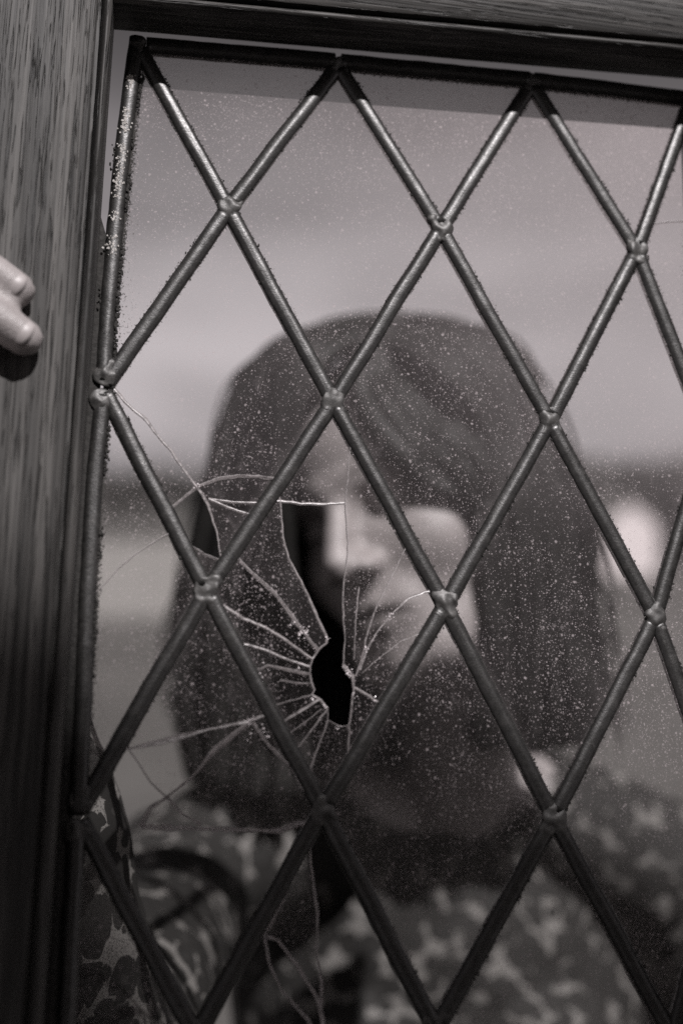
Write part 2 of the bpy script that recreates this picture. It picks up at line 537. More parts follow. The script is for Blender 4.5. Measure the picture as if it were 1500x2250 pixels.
# pale cottage between the trees
def cottage():
    D = 25
    c = gpt(1362, D)
    root = empty('field_hut', Matrix.Translation(c) @ Matrix.Rotation(R_(12), 4, 'Z'))
    mw = simple_mat('whitewashed_wall', (0.78, 0.72, 0.72), 0.9, 0.06, 3)
    mr = simple_mat('slate_roof', grey(0.16), 0.7, 0.25, 4)
    mwin = simple_mat('dark_window', grey(0.04), 0.2, 0.1, 3)
    w, d, h = .46, .55, .95
    bm = bmesh.new()
    bmesh.ops.create_cube(bm, size=1, matrix=Matrix.Translation((0, 0, h / 2)) @ Matrix.Diagonal((w * 2, d * 2, h, 1)))
    for s in (-1, 1):
        v = [bm.verts.new((-w, s * d, h)), bm.verts.new((w, s * d, h)), bm.verts.new((0, s * d, h + .36))]
        bm.faces.new(v)
    from_bm('wall', bm, root, mw, False)
    bm = bmesh.new()
    for s in (-1, 1):
        a = [(0, -d - .06, h + .40), (s * (w + .05), -d - .06, h - .02), (s * (w + .05), d + .06, h - .02), (0, d + .06, h + .40)]
        lo = [bm.verts.new(p) for p in a]
        hi = [bm.verts.new((p[0], p[1], p[2] + .04)) for p in a]
        bm.faces.new(lo); bm.faces.new(hi[::-1])
        for i in range(4):
            bm.faces.new((lo[i], lo[(i + 1) % 4], hi[(i + 1) % 4], hi[i]))
    from_bm('roof', bm, root, mr, False)
    bm = bmesh.new()
    bmesh.ops.create_cube(bm, size=1, matrix=Matrix.Translation((.22, -d, .4)) @ Matrix.Diagonal((.3, .04, .72, 1)))
    from_bm('door', bm, root, mw, False)
    tag(root, 'small pale gabled hut among dark bushes far across the field', 'hut')
cottage()

# ------------------------------------------------------------------ house added unseen behind the camera: its eaves shade the lower panes
def blocker():
    top = WIN_M @ Vector((-.02, -.055, 0)) + SUN_DIR * 6.0
    c = Vector((top.x, top.y - 2.7, 0))
    root = empty('blocker', Matrix.Translation(c))
    mw = simple_mat('blocker_wall', grey(.60), .9, .15, 5)
    mr = simple_mat('blocker_roof', grey(.10), .8, .3, 9)
    mg = simple_mat('dark_window', grey(.04), .15, .1, 3)
    L, d = 2.1, 2.4
    e = top.z + .17
    h = e + 2.2
    bm = bmesh.new()
    bmesh.ops.create_cube(bm, size=1, matrix=Matrix.Translation((0, 0, e / 2)) @ Matrix.Diagonal((2 * L, 2 * d, e, 1)))
    for s in (-1, 1):
        bm.faces.new([bm.verts.new((s * L, -d, e)), bm.verts.new((s * L, d, e)), bm.verts.new((s * L, 0, h - .1))])
    from_bm('wall', bm, root, mw, False)
    bm = bmesh.new()
    for s in (-1, 1):
        P = [(-L - .3, 0, h), (L + .3, 0, h), (L + .3, s * (d + .3), e - .17), (-L - .3, s * (d + .3), e - .17)]
        hi = [bm.verts.new(p) for p in P]; lo = [bm.verts.new((p[0], p[1], p[2] - .08)) for p in P]
        bm.faces.new(hi); bm.faces.new(lo[::-1])
        for i in range(4):
            bm.faces.new((hi[i], hi[(i + 1) % 4], lo[(i + 1) % 4], lo[i]))
    from_bm('roof', bm, root, mr, False)
    for x in (-1.0, 1.0):
        for z in (1.5, 4.0):
            bm = bmesh.new()
            bmesh.ops.create_cube(bm, size=1, matrix=Matrix.Translation((x, d, z)) @ Matrix.Diagonal((1.0, .06, 1.2, 1)))
            from_bm('window', bm, root, mg, False)
    tag(root, 'added unseen narrow house standing behind the camera, its eaves shading the window foot', 'blocker')
blocker()

# ------------------------------------------------------------------ leaded window
win = empty('leaded_window', WIN_M)
tag(win, 'old oak window with diamond lead cames and dusty broken glass held upright', 'window')

def prism(name, prof, L0, L1, axis, slope, mat, seed, seg=60, jit=0.00004, ends=(0, 0)):
    """profile of (offset, n) swept along axis 'q' (stile) or 'p' (rail); slope tilts it in the panel plane"""
    bm = bmesh.new()
    rings = []
    for i in range(seg + 1):
        u = i / seg
        ring = []
        for k, (o, n) in enumerate(prof):
            l = L0 + (L1 - L0) * u
            e = noise.noise(Vector((l * 60, k * 3.1, seed))) * jit * 2 + noise.noise(Vector((l * 400, k * 5.7, seed))) * jit
            if axis == 'q':
                ring.append(bm.verts.new((o + l * slope + e, l, n + e * .6)))
            else:
                ring.append(bm.verts.new((l, o + l * slope + e, n + e * .6)))
        rings.append(ring)
    m = len(prof)
    for i in range(seg):
        for k in range(m):
            bm.faces.new((rings[i][k], rings[i][(k + 1) % m], rings[i + 1][(k + 1) % m], rings[i + 1][k]))
    bm.faces.new(rings[0][::-1]); bm.faces.new(rings[-1])
    bmesh.ops.recalc_face_normals(bm, faces=bm.faces)
    o = from_bm(name, bm, win, mat, True)
    try:
        o.data.set_sharp_from_angle(angle=R_(38))
    except Exception:
        pass
    return o
def bead_profile(sgn, face, bead_w=0.0062, back=0.0, width=0.046):
    """from the outer edge across the face, groove and bead to the inner reveal; sgn +1: opening lies on the + side of 'face'"""
    pr = [(-width, -0.005), (-width, 0.0277), (-width + .0015, 0.0290), (-0.0012, 0.0290), (0.0, 0.0282), (0.0001, 0.0241), (0.0017, 0.0239)]
    for k in range(9):
        a = math.pi - math.pi * k / 8 * 0.78
        pr.append((0.0017 + (bead_w - .0017) * (0.5 + 0.5 * math.cos(a)) * 1.08, 0.0243 + 0.0042 * math.sin(a)))
    pr += [(bead_w + .0006, 0.0215), (bead_w + back, 0.0030), (bead_w + back - .0070, 0.0027), (bead_w + back - .0070, -0.005)]
    return [(face + sgn * o, n) for o, n in pr]
TOPQ = 0.2534      # groove line of the top rail at p = 0
RS = 0.046         # the rail is out of square with the stile
stile_w = -0.1548
prism('stile', bead_profile(1, stile_w, back=.0012), -0.46, 0.2560, 'q', 0.0035, M_WOODV, 1)
prism('top_rail', bead_profile(-1, TOPQ + .0035, back=-.0022, width=.022), -0.1475, 0.1800, 'p', RS, M_WOODH, 2)
prism('stile', bead_profile(-1, 0.1265, back=.0005), -0.46, 0.2500, 'q', 0.0035, M_WOODV, 3)
prism('bottom_rail', bead_profile(1, -0.455), -0.1468, 0.1190, 'p', 0.0, M_WOODH, 4)
# the stile runs up past the rail
prism('stile_horn', [(stile_w - .046, -.014), (stile_w - .046, .0285), (stile_w - .0005, .0285), (stile_w + .0055, .0253), (stile_w + .0055, -.014)], 0.2562, 0.300, 'q', 0.0035, M_WOODV, 5, 8)

# putty fillet that closes the gap between the stile and the edge came below the loose corner
bm = bmesh.new()
rings = []
for i in range(90):
    q = .163 - .625 * i / 89
    j = noise.noise(Vector((q * 90, 2, 1))) * .0008
    tp = min(1, i / 3)
    x0, x1 = -.1500, -.1500 + (.0075 + j) * (.25 + .75 * tp)
    rings.append([bm.verts.new((x0, q, .0016)), bm.verts.new((x1, q, .0010 + j)), bm.verts.new((x1, q, -.004)), bm.verts.new((x0, q, -.004))])
for r0, r1 in zip(rings[:-1], rings[1:]):
    for k in range(4):
        bm.faces.new((r0[k], r0[(k + 1) % 4], r1[(k + 1) % 4], r1[k]))
bm.faces.new(rings[0]); bm.faces.new(rings[-1][::-1])
bmesh.ops.recalc_face_normals(bm, faces=bm.faces)
from_bm('putty_fillet', bm, win, simple_mat('black_putty', grey(.035), .85, .3, 500, .2, .4))

# lattice nodes (a, b): measured where the photo shows them, regular elsewhere
HW, HH = 0.0470, 0.0838
NODE = {}
MEAS = {(1, 1): (501, 460), (3, 1): (967, 504), (5, 1): (1397, 551), (2, 2): (731, 884), (4, 2): (1206, 926), (1, 3): (454, 1300),
        (3, 3): (977, 1332), (5, 3): (1437, 1357), (2, 4): (708, 1780), (4, 4): (1214, 1797), (2, 0): (742, 145), (4, 0): (1167, 185),
        (0, 0): (303, 103), (0, 2): (226, 855), (0, 4): (170, 1793), (1, 5): (430, 2280), (3, 5): (957, 2265)}
for a in range(0, 7):
    for b in range(0, 8):
        if (a + b) % 2 == 0:
            if (a, b) in MEAS:
                NODE[a, b] = U(*MEAS[a, b])
            else:
                NODE[a, b] = Vector(((a - 3) * HW, -(b - 3) * HH, 0))
for k, v in NODE.items():
    v.z = 0
for b in (0, 2, 4, 6):
    NODE[6, b].x = 0.1220
    NODE[6, b].y = -(b - 3) * HH if b else 0.2485
PANEL_B = -0.335
NODE_EDGE = {}
def mirror(a, b):
    return NODE[a, b]

def came(p0, p1, w, h, name='lead_came', seed=0, mat=None, seg_len=0.0025, via=()):
    P = [Vector(p0)] + [Vector(v) for v in via] + [Vector(p1)]
    if via:
        P = catmull(P, 8)
    Lc = [0]
    for a, b in zip(P[:-1], P[1:]):
        Lc.append(Lc[-1] + (b - a).length)
    n = max(8, int(Lc[-1] / seg_len))
    bm = bmesh.new()
    pts, rad = [], []
    j = 0
    for i in range(n + 1):
        l = Lc[-1] * i / n
        while j < len(P) - 2 and Lc[j + 1] < l:
            j += 1
        d = (P[j + 1] - P[j])
        p = P[j] + d * ((l - Lc[j]) / max(1e-9, d.length))
        d.normalize()
        side = Vector((-d.y, d.x, 0))
        u = i / n
        off = noise.noise(Vector((seed * 1.7, l * 40, 0))) * .0004 * min(1, 6 * u, 6 * (1 - u))
        pts.append(p + side * off)
        rad.append((w * (1 + .06 * noise.noise(Vector((seed, l * 150, 3)))), h * (1 + .07 * noise.noise(Vector((seed, l * 120, 8))))))
    SEG = 28
    ph = [.05 * noise.noise(Vector((seed * 2.3, k * .9, 5.5))) for k in range(SEG)]
    # drawn-lead grooves run along the strip; dents and nicks break them
    def shape(i, k):
        th = 2 * math.pi * k / SEG
        flat = (abs(math.cos(th)) ** 2.3 + abs(math.sin(th)) ** 2.3) ** (-1 / 2.3)
        dent = noise.noise(Vector((seed * 4.1, i * .11, k * .35)))
        return flat * (1 + ph[k] + .035 * dent)
    loft(bm, pts, rad, SEG, up=(0, 0, 1), shape=shape)
    return from_bm(name, bm, win, mat or M_LEAD)
seed = 1
for (a, b), p in list(NODE.items()):
    for da in (-1, 1):
        q = NODE.get((a + da, b + 1))
        if q is None:
            continue
        seed += 1
        e = 0.0022
        d = (q - p).normalized()
        came(p + d * e, q - d * e, 0.0036, 0.0028, 'lead_came', seed)
# edge cames
left = [NODE[0, 0] + Vector((-.0005, .004, 0)), U(277, 270), U(258, 450), U(240, 640), NODE[0, 2], U(199, 1170), NODE[0, 4], Vector((-.1405, -.172, 0)), Vector((-.1405, PANEL_B, 0))]
for v in left:
    v.z = 0
came(left[0], left[4] + Vector((0, .003, 0)), 0.0036, 0.0032, 'edge_came', 100, via=left[1:4])
came(left[4] - Vector((0, .003, 0)), left[6], 0.0036, 0.0032, 'edge_came', 101, via=left[5:6])
came(left[6] - Vector((0, .004, 0)), left[8], 0.0036, 0.0032, 'edge_came', 102, via=left[7:8])
top = [NODE[0, 0] + Vector((.0036, .001, 0)), NODE[2, 0] + Vector((-.0015, .002, 0)), NODE[2, 0] + Vector((.0015, .002, 0)), NODE[4, 0] + Vector((-.0012, .002, 0)), NODE[4, 0] + Vector((.0012, .002, 0)), Vector((.1220, .2495, 0))]
for i in (0, 2, 4):
    came(top[i], top[i + 1], 0.0041, 0.0032, 'edge_came', 120 + i)
came(Vector((.1220, .2485, 0)), Vector((.1220, PANEL_B, 0)), 0.0036, 0.0032, 'edge_came', 131)
came(Vector((-.1365, PANEL_B, 0)), Vector((.118, PANEL_B, 0)), 0.0036, 0.0032, 'edge_came', 132)

# solder joints
def solder(p, seed, s=1.0, dirs=None):
    r = random.Random(seed)
    bm = bmesh.new()
    z = 0.0020
    ellipsoid(bm, (p.x + r.uniform(-.0004, .0004), p.y + r.uniform(0, .0012), z), (.0052 * s, .0054 * s, .0014), None, 3)
    for d in dirs:
        if r.random() < .8:
            k = r.uniform(.0035, .0058) * s
            ellipsoid(bm, (p.x + d.x * k, p.y + d.y * k, z - .0004), (.0034 * s * r.uniform(.8, 1.15), .0034 * s * r.uniform(.8, 1.2), .0012 * r.uniform(.9, 1.2)), None, 2)
    for v in bm.verts:
        v.co += Vector(noise.noise_vector(v.co * 260 + Vector((seed, 0, 0)))) * .0012
    ob = from_bm('solder_joint', bm, win, M_SOLDER)
    rm = ob.modifiers.new('r', 'REMESH'); rm.mode = 'VOXEL'; rm.voxel_size = 0.00055; rm.use_smooth_shade = True
    sm = ob.modifiers.new('s', 'SMOOTH'); sm.iterations = 3; sm.factor = .5
for i, ((a, b), p) in enumerate(NODE.items()):
    dirs = [(NODE[a + x, b + y] - p).normalized() for x in (-1, 1) for y in (-1, 1) if (a + x, b + y) in NODE]
    if a == 0 and b > 0:
        solder(p + Vector((.0006, .0052, 0)), 40 + i, .95, dirs[:1])
        solder(p + Vector((-.0004, -.0062, 0)), 60 + i, 1.0, dirs[-1:])
    elif b == 0:
        solder(p, 40 + i, .72, dirs)
    else:
        solder(p, 40 + i, .98, dirs)

# ---- panes, shards and cracks
GT = 0.0012
def pane_poly(a, b):
    """diamond centred on lattice point (a, b), or the half diamonds at the border"""
    pts = []
    for da, db in ((0, -1), (1, 0), (0, 1), (-1, 0)):
        k = (a + da, b + db)
        if k in NODE:
            pts.append(NODE[k].copy())
        elif b + db > 7:
            pts.append(Vector((NODE.get((a, b - 1), Vector((0, 0, 0))).x, PANEL_B, 0)))
    return pts
PX = lambda L: [U(x, y) for x, y in L]
CR = {}   # cracks per pane: (polyline px, ribbon width mm)
HOLES = {}
CR[2, 3] = [
    ([(757, 1106), (763, 1053), (763, 1023), (768, 990), (772, 940)], .7),
    ([(757, 1106), (760, 1153), (763, 1193), (762, 1227), (755, 1270), (752, 1307), (753, 1360), (757, 1400), (753, 1463)], .8),
    ([(753, 1463), (773, 1487), (776, 1510), (800, 1524), (832, 1546), (870, 1560)], 1.6),
    ([(777, 1450), (780, 1373), (784, 1320), (787, 1290)], .5),
    ([(780, 1487), (793, 1447), (807, 1387), (827, 1330), (863, 1260), (887, 1210), (920, 1150)], 1.0),
    ([(788, 1473), (803, 1430), (827, 1390), (853, 1357), (873, 1337), (893, 1317), (930, 1302), (985, 1295)], 1.2),
    ([(793, 1480), (840, 1440), (880, 1410), (925, 1392)], .4),
    ([(570, 1100), (615, 1102), (660, 1107), (705, 1109), (757, 1106)], 1.2),
    ([(608, 1080), (615, 1102), (622, 1183), (633, 1227), (660, 1277), (680, 1320), (697, 1360), (718, 1402), (717, 1413), (697, 1430)], 1.1),
    ([(697, 1430), (650, 1370), (610, 1313), (576, 1281), (550, 1258), (523, 1229), (490, 1200)], 2.2),
    ([(697, 1430), (686, 1449), (620, 1402), (580, 1378), (536, 1361), (489, 1331), (450, 1310)], 1.2),
    ([(686, 1449), (680, 1465), (679, 1482)], .9),
    ([(680, 1465), (660, 1460), (623, 1447), (580, 1428), (541, 1417), (510, 1412)], 1.1),
    ([(679, 1482), (677, 1483), (630, 1473), (587, 1463), (571, 1472), (540, 1480)], 1.5),
    ([(679, 1482), (684, 1503), (690, 1516), (684, 1528)], .9),
    ([(684, 1503), (650, 1502), (615, 1496)], .9),
    ([(684, 1528), (655, 1536), (606, 1550), (570, 1566)], .8),
    ([(684, 1528), (702, 1537), (718, 1558)], .8),
    ([(702, 1537), (660, 1562), (626, 1584), (585, 1615)], 1.3),
    ([(706, 1558), (670, 1588), (636, 1612), (600, 1640)], .8),
    ([(718, 1558), (690, 1596), (652, 1646), (630, 1680)], 1.2),
    ([(718, 1558), (720, 1582), (744, 1598), (766, 1594)], .6),
    ([(720, 1582), (708, 1617), (696, 1646), (678, 1698), (670, 1720)], 1.0),
    ([(776, 1510), (772, 1544), (767, 1592), (766, 1594), (764, 1646), (760, 1700)], .9),
]
HOLES[2, 3] = [(690, 1180), (735, 1300), (730, 1500), (745, 1560)]
CR[1, 2] = [
    ([(215, 835), (253, 857), (277, 887), (300, 907), (320, 923), (350, 963), (377, 993), (397, 1023), (413, 1047), (432, 1072)], 1.5),
    ([(432, 1071), (480, 1054), (523, 1048), (567, 1049), (606, 1054), (650, 1060)], 2.0),
    ([(432, 1072), (363, 1130), (330, 1160)], 1.8),
    ([(340, 1110), (389, 1166), (421, 1201), (450, 1220), (482, 1232), (520, 1236)], 1.3),
    ([(432, 1072), (443, 1086), (456, 1110), (465, 1136), (476, 1171), (484, 1223), (486, 1240)], 1.1),
    ([(458, 1097), (510, 1104), (562, 1106), (600, 1108)], .8),
    ([(458, 1097), (500, 1116), (545, 1130), (580, 1140)], .7),
]
HOLES[1, 2] = [(430, 1150), (400, 1130)]
CR[1, 4] = [
    ([(248, 1655), (282, 1646), (360, 1630), (440, 1608), (548, 1585), (610, 1560)], 2.4),
    ([(282, 1646), (300, 1672), (330, 1720), (366, 1753)], .8),
    ([(548, 1587), (470, 1650), (420, 1710), (366, 1753), (330, 1775), (308, 1818)], 2.2),
    ([(555, 1590), (590, 1640), (640, 1690), (665, 1740)], 1.6),
    ([(308, 1818), (389, 1820), (500, 1824), (609, 1827), (655, 1810), (700, 1808)], 2.6),
    ([(366, 1753), (400, 1790), (440, 1812)], 1.6),
]
HOLES[1, 4] = [(230, 1790), (400, 1950), (260, 1700)]
CR[2, 5] = [
    ([(679, 1830), (682, 1900), (697, 2010), (695, 2103), (706, 2160), (704, 2230)], .8),
    ([(640, 1900), (622, 1977), (580, 2057), (590, 2117), (618, 2178), (674, 2239), (700, 2300)], 1.8),
    ([(580, 2057), (609, 2066), (651, 2122), (697, 2197), (720, 2300)], 1.6),
]
HOLES[2, 5] = [(640, 2300)]
CR[0, 3] = [([(370, 1175), (353, 1183), (300, 1217), (263, 1247), (227, 1287), (195, 1318)], .7)]
CR[5, 2] = []
CR[6, 1] = [([(1430, 494), (1462, 489), (1500, 487), (1560, 480)], .5)]

def in_poly(p, poly):
    c = False
    n = len(poly)
    for i in range(n):
        a, b = poly[i], poly[(i + 1) % n]
        if (a.y > p.y) != (b.y > p.y) and p.x < (b.x - a.x) * (p.y - a.y) / (b.y - a.y) + a.x:
            c = not c
    return c
def inset(poly, d):
    c = sum(poly, Vector((0, 0, 0))) / len(poly)
    n = len(poly)
    area = sum(poly[i].x * poly[(i + 1) % n].y - poly[(i + 1) % n].x * poly[i].y for i in range(n))
    if area < 0:
        poly = poly[::-1]
    out = []
    for i in range(n):
        p0, p1, p2 = poly[i - 1], poly[i], poly[(i + 1) % n]
        e1 = (p1 - p0).normalized(); e2 = (p2 - p1).normalized()
        n1 = Vector((-e1.y, e1.x, 0)); n2 = Vector((-e2.y, e2.x, 0))
        m = (n1 + n2)
        m = m / max(.25, m.dot(n1))
        out.append(p1 + m * d)
    return out
def clip_line(pl, poly):
    """keep the run of a polyline that lies inside poly, stepping finely and jittering like a real fracture"""
    out = []
    for i in range(len(pl) - 1):
        n = max(2, int((pl[i + 1] - pl[i]).length / .0018))
        for k in range(n + (i == len(pl) - 2)):
            out.append(pl[i].lerp(pl[i + 1], k / n))
    return out
def ribbon(pl, w, seed, parent, poly, fine=True):
    pts = clip_line(pl, poly) if fine else pl
    pts = [p for p in pts if in_poly(p, poly)]
    if len(pts) < 2:
        return
    bm = bmesh.new()
    prev = None
    sgn = 1 if random.Random(seed).random() < .5 else -1
    n = len(pts)
    for i, p in enumerate(pts):
        t = (pts[min(i + 1, n - 1)] - pts[max(i - 1, 0)])
        if t.length < 1e-7:
            continue
        t.normalize()
        side = Vector((-t.y, t.x, 0)) * sgn
        q = p.copy()
        p = Vector((p.x + noise.noise(q * 420) * .0003, p.y + noise.noise(q * 420 + Vector((9, 3, 1))) * .0003, 0))
        k = noise.noise(Vector((seed * 3.3, i * .12, 0)))
        k2 = noise.noise(Vector((seed * 1.3, i * .8, 9)))
        ww = w * .00115 * max(.3, .62 + .55 * k + .22 * k2)
        # chipped lip on the front face, then the slanting fracture through the glass
        f0 = bm.verts.new((p.x - side.x * ww * .5, p.y - side.y * ww * .5, GT + .00006))
        a = bm.verts.new((p.x + side.x * ww * .5, p.y + side.y * ww * .5, GT + .00018))
        m_ = bm.verts.new((p.x + side.x * ww * .3, p.y + side.y * ww * .3, -GT * .1 + k2 * .0003))
        b_ = bm.verts.new((p.x - side.x * ww * .3, p.y - side.y * ww * .3, -GT * .98))
        if prev:
            bm.faces.new((prev[0], prev[1], a, f0)); bm.faces.new((prev[1], prev[2], m_, a)); bm.faces.new((prev[2], prev[3], b_, m_))
        prev = (f0, a, m_, b_)
    o = from_bm('crack', bm, parent, M_FRAC)
    return o

def shard_mesh(name, tris, verts, rim, parent, dz=0.0, film=0.0):
    bm = bmesh.new()
    lay = bm.verts.layers.float.new('rim')
    lay2 = bm.verts.layers.float.new('film')
    used = sorted({i for t in tris for i in t})
    top_, bot = {}, {}
    for i in used:
        x, y = verts[i]
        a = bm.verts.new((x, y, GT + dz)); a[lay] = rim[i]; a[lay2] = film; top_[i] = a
        b = bm.verts.new((x, y, -GT + dz)); b[lay] = 0; bot[i] = b
    ec = {}
    for t in tris:
        f = bm.faces.new([top_[i] for i in t]); f.material_index = 0
        f = bm.faces.new([bot[i] for i in t[::-1]]); f.material_index = 1
        for k in range(3):
            e = (t[k], t[(k + 1) % 3])
            ec[e] = ec.get(e, 0) + 1
    for (i, j) in list(ec):
        if (j, i) not in ec:
            f = bm.faces.new((top_[j], top_[i], bot[i], bot[j])); f.material_index = 1
    me = bpy.data.meshes.new(name)
    bm.normal_update(); bm.to_mesh(me); bm.free()
    me.materials.append(M_GLASS); me.materials.append(M_CLEAN)
    return link(name, me, parent, None, False)

def dist_poly(p, poly):
    d = 1
    n = len(poly)
    for i in range(n):
        a, b = poly[i], poly[(i + 1) % n]
        ab = b - a
        u = max(0, min(1, (p - a).dot(ab) / ab.length_squared))
        d = min(d, (p - (a + ab * u)).length)
    return d
def build_pane(a, b, poly):
    cracks = [(PX(l), w) for l, w in CR.get((a, b), [])]
    for l, w in cracks:
        for p in l:
            p.z = 0
    V = [p.copy() for p in poly]
    n0 = len(V)
    E = [(i, (i + 1) % n0) for i in range(n0)]
    nb = len(E)
    ins = inset(poly, .0085)
    if all(in_poly(p, poly) for p in ins):
        s = len(V); V += ins
        E += [(s + i, s + (i + 1) % len(ins)) for i in range(len(ins))]
    ni = len(E)
    for l, w in cracks:
        fine = clip_line(l, poly)
        for i, p in enumerate(fine):
            # small wander that depends on the place alone, so cracks that meet still meet
            q = p.copy()
            p.x += noise.noise(q * 420) * .0003
            p.y += noise.noise(q * 420 + Vector((9, 3, 1))) * .0003
        s = len(V); V += fine
        E += [(s + i, s + i + 1) for i in range(len(fine) - 1)]
    vv, ee, ff, ov, oe, of = delaunay_2d_cdt([Vector((p.x, p.y)) for p in V], E, [], 0, 1e-6)
    barrier = set()
    for e, src in zip(ee, oe):
        if any(k >= ni or k < nb for k in src):
            barrier.add((min(e), max(e)))
    tris = []
    for f in ff:
        f = list(f)
        if len(f) != 3:
            continue
        A, B, C_ = (vv[i] for i in f)
        if (B - A).cross(C_ - A) < 0:
            f = f[::-1]
        c = (A + B + C_) / 3
        if in_poly(Vector((c.x, c.y, 0)), poly):
            tris.append(tuple(f))
    adj = {}
    for ti, f in enumerate(tris):
        for k in range(3):
            e = (min(f[k], f[(k + 1) % 3]), max(f[k], f[(k + 1) % 3]))
            adj.setdefault(e, []).append(ti)
    comp = [-1] * len(tris)
    nc = 0
    for ti in range(len(tris)):
        if comp[ti] >= 0:
            continue
        st = [ti]; comp[ti] = nc
        while st:
            x = st.pop()
            f = tris[x]
            for k in range(3):
                e = (min(f[k], f[(k + 1) % 3]), max(f[k], f[(k + 1) % 3]))
                if e in barrier:
                    continue
                for y in adj[e]:
                    if comp[y] < 0:
                        comp[y] = nc; st.append(y)
        nc += 1
    dead = set()
    for h in HOLES.get((a, b), []):
        hp = U(*h)
        for ti, f in enumerate(tris):
            if in_poly(hp, [Vector((vv[i].x, vv[i].y, 0)) for i in f]):
                dead.add(comp[ti])
    SHARD_SHEEN = {(2, 3): [((650, 1200), .026), ((600, 1250), .026), ((700, 1060), .02)], (1, 2): [((520, 1090), .03), ((530, 1160), .04)]}.get((a, b), [])  # pale film paints in the light that tilted shards would catch
    sheen_c = {}
    for pos, val in SHARD_SHEEN:
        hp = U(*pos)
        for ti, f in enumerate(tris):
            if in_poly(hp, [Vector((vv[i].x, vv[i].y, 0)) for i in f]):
                sheen_c[comp[ti]] = val
    rim = []
    for p in vv:
        d = dist_poly(Vector((p.x, p.y, 0)), poly)
        rim.append(max(0.0, 1 - d / .0085))
    verts = [(p.x, p.y) for p in vv]
    live = [c for c in range(nc) if c not in dead]
    if not cracks:
        for c in live:
            shard_mesh('glass_pane', [t for t, k in zip(tris, comp) if k == c], verts, rim, win, 0, random.random() ** 2 * .035)
        return
    root = bpy.data.objects.new('broken_pane', None); COL.objects.link(root); root.parent = win
    for c in live:
        tt = [t for t, k in zip(tris, comp) if k == c]
        ar = sum(abs((vv[t[1]] - vv[t[0]]).cross(vv[t[2]] - vv[t[0]])) / 2 for t in tt)
        if ar < 2e-6:
            continue
        shard_mesh('glass_shard', tt, verts, rim, root, random.uniform(-.0002, .0002), sheen_c.get(c, random.random() * .008))
    for i, (l, w) in enumerate(cracks):
        ribbon(l, w, a * 31 + b * 7 + i, root, poly)
for a in range(0, 7):
    for b in range(0, 8):
        if (a + b) % 2 == 0:
            continue
        pl = pane_poly(a, b)
        if len(pl) < 3:
            continue
        build_pane(a, b, pl)

# crumbs of glass along the break
def crumbs():
    r = random.Random(5)
    bm = bmesh.new()
    spots = [((740, 1597), 5, .0007), ((687, 1537), 4, .0007), ((777, 1530), 3, .0007), ((713, 1552), 3, .0005), ((765, 1478), 16, .0009), ((668, 1390), 14, .0012),
             ((610, 1135), 3, .0008), ((640, 1372), 4, .0006), ((803, 1428), 5, .0006), ((822, 1540), 4, .0006), ((853, 1357), 8, .0012), ((432, 1072), 7, .0009),
             ((545, 1585), 9, .0014), ((575, 1600), 12, .003), ((600, 1290), 4, .0007), ((717, 1405), 3, .0005), ((655, 1460), 4, .001), ((560, 1480), 8, .002), ((590, 1560), 10, .002), ((300, 1795), 3, .0012)]
    for (x, y), n, sp in spots:
        for k in range(int(n * 1.6)):
            p = U(x, y)
            s = r.uniform(.00016, .00048)
            q = Vector((p.x + r.gauss(0, sp), p.y + r.gauss(0, sp), GT + s * .6))
            vs = ellipsoid(bm, q, (s * r.uniform(.7, 1.3), s * r.uniform(.7, 1.3), s), None, 1)
            for v in vs:
                v.co += Vector((r.uniform(-1, 1), r.uniform(-1, 1), r.uniform(-1, 1))) * s * .25
    o = from_bm('glass_crumbs', bm, win, M_CRUMB, False)
    o['kind'] = 'stuff'
crumbs()
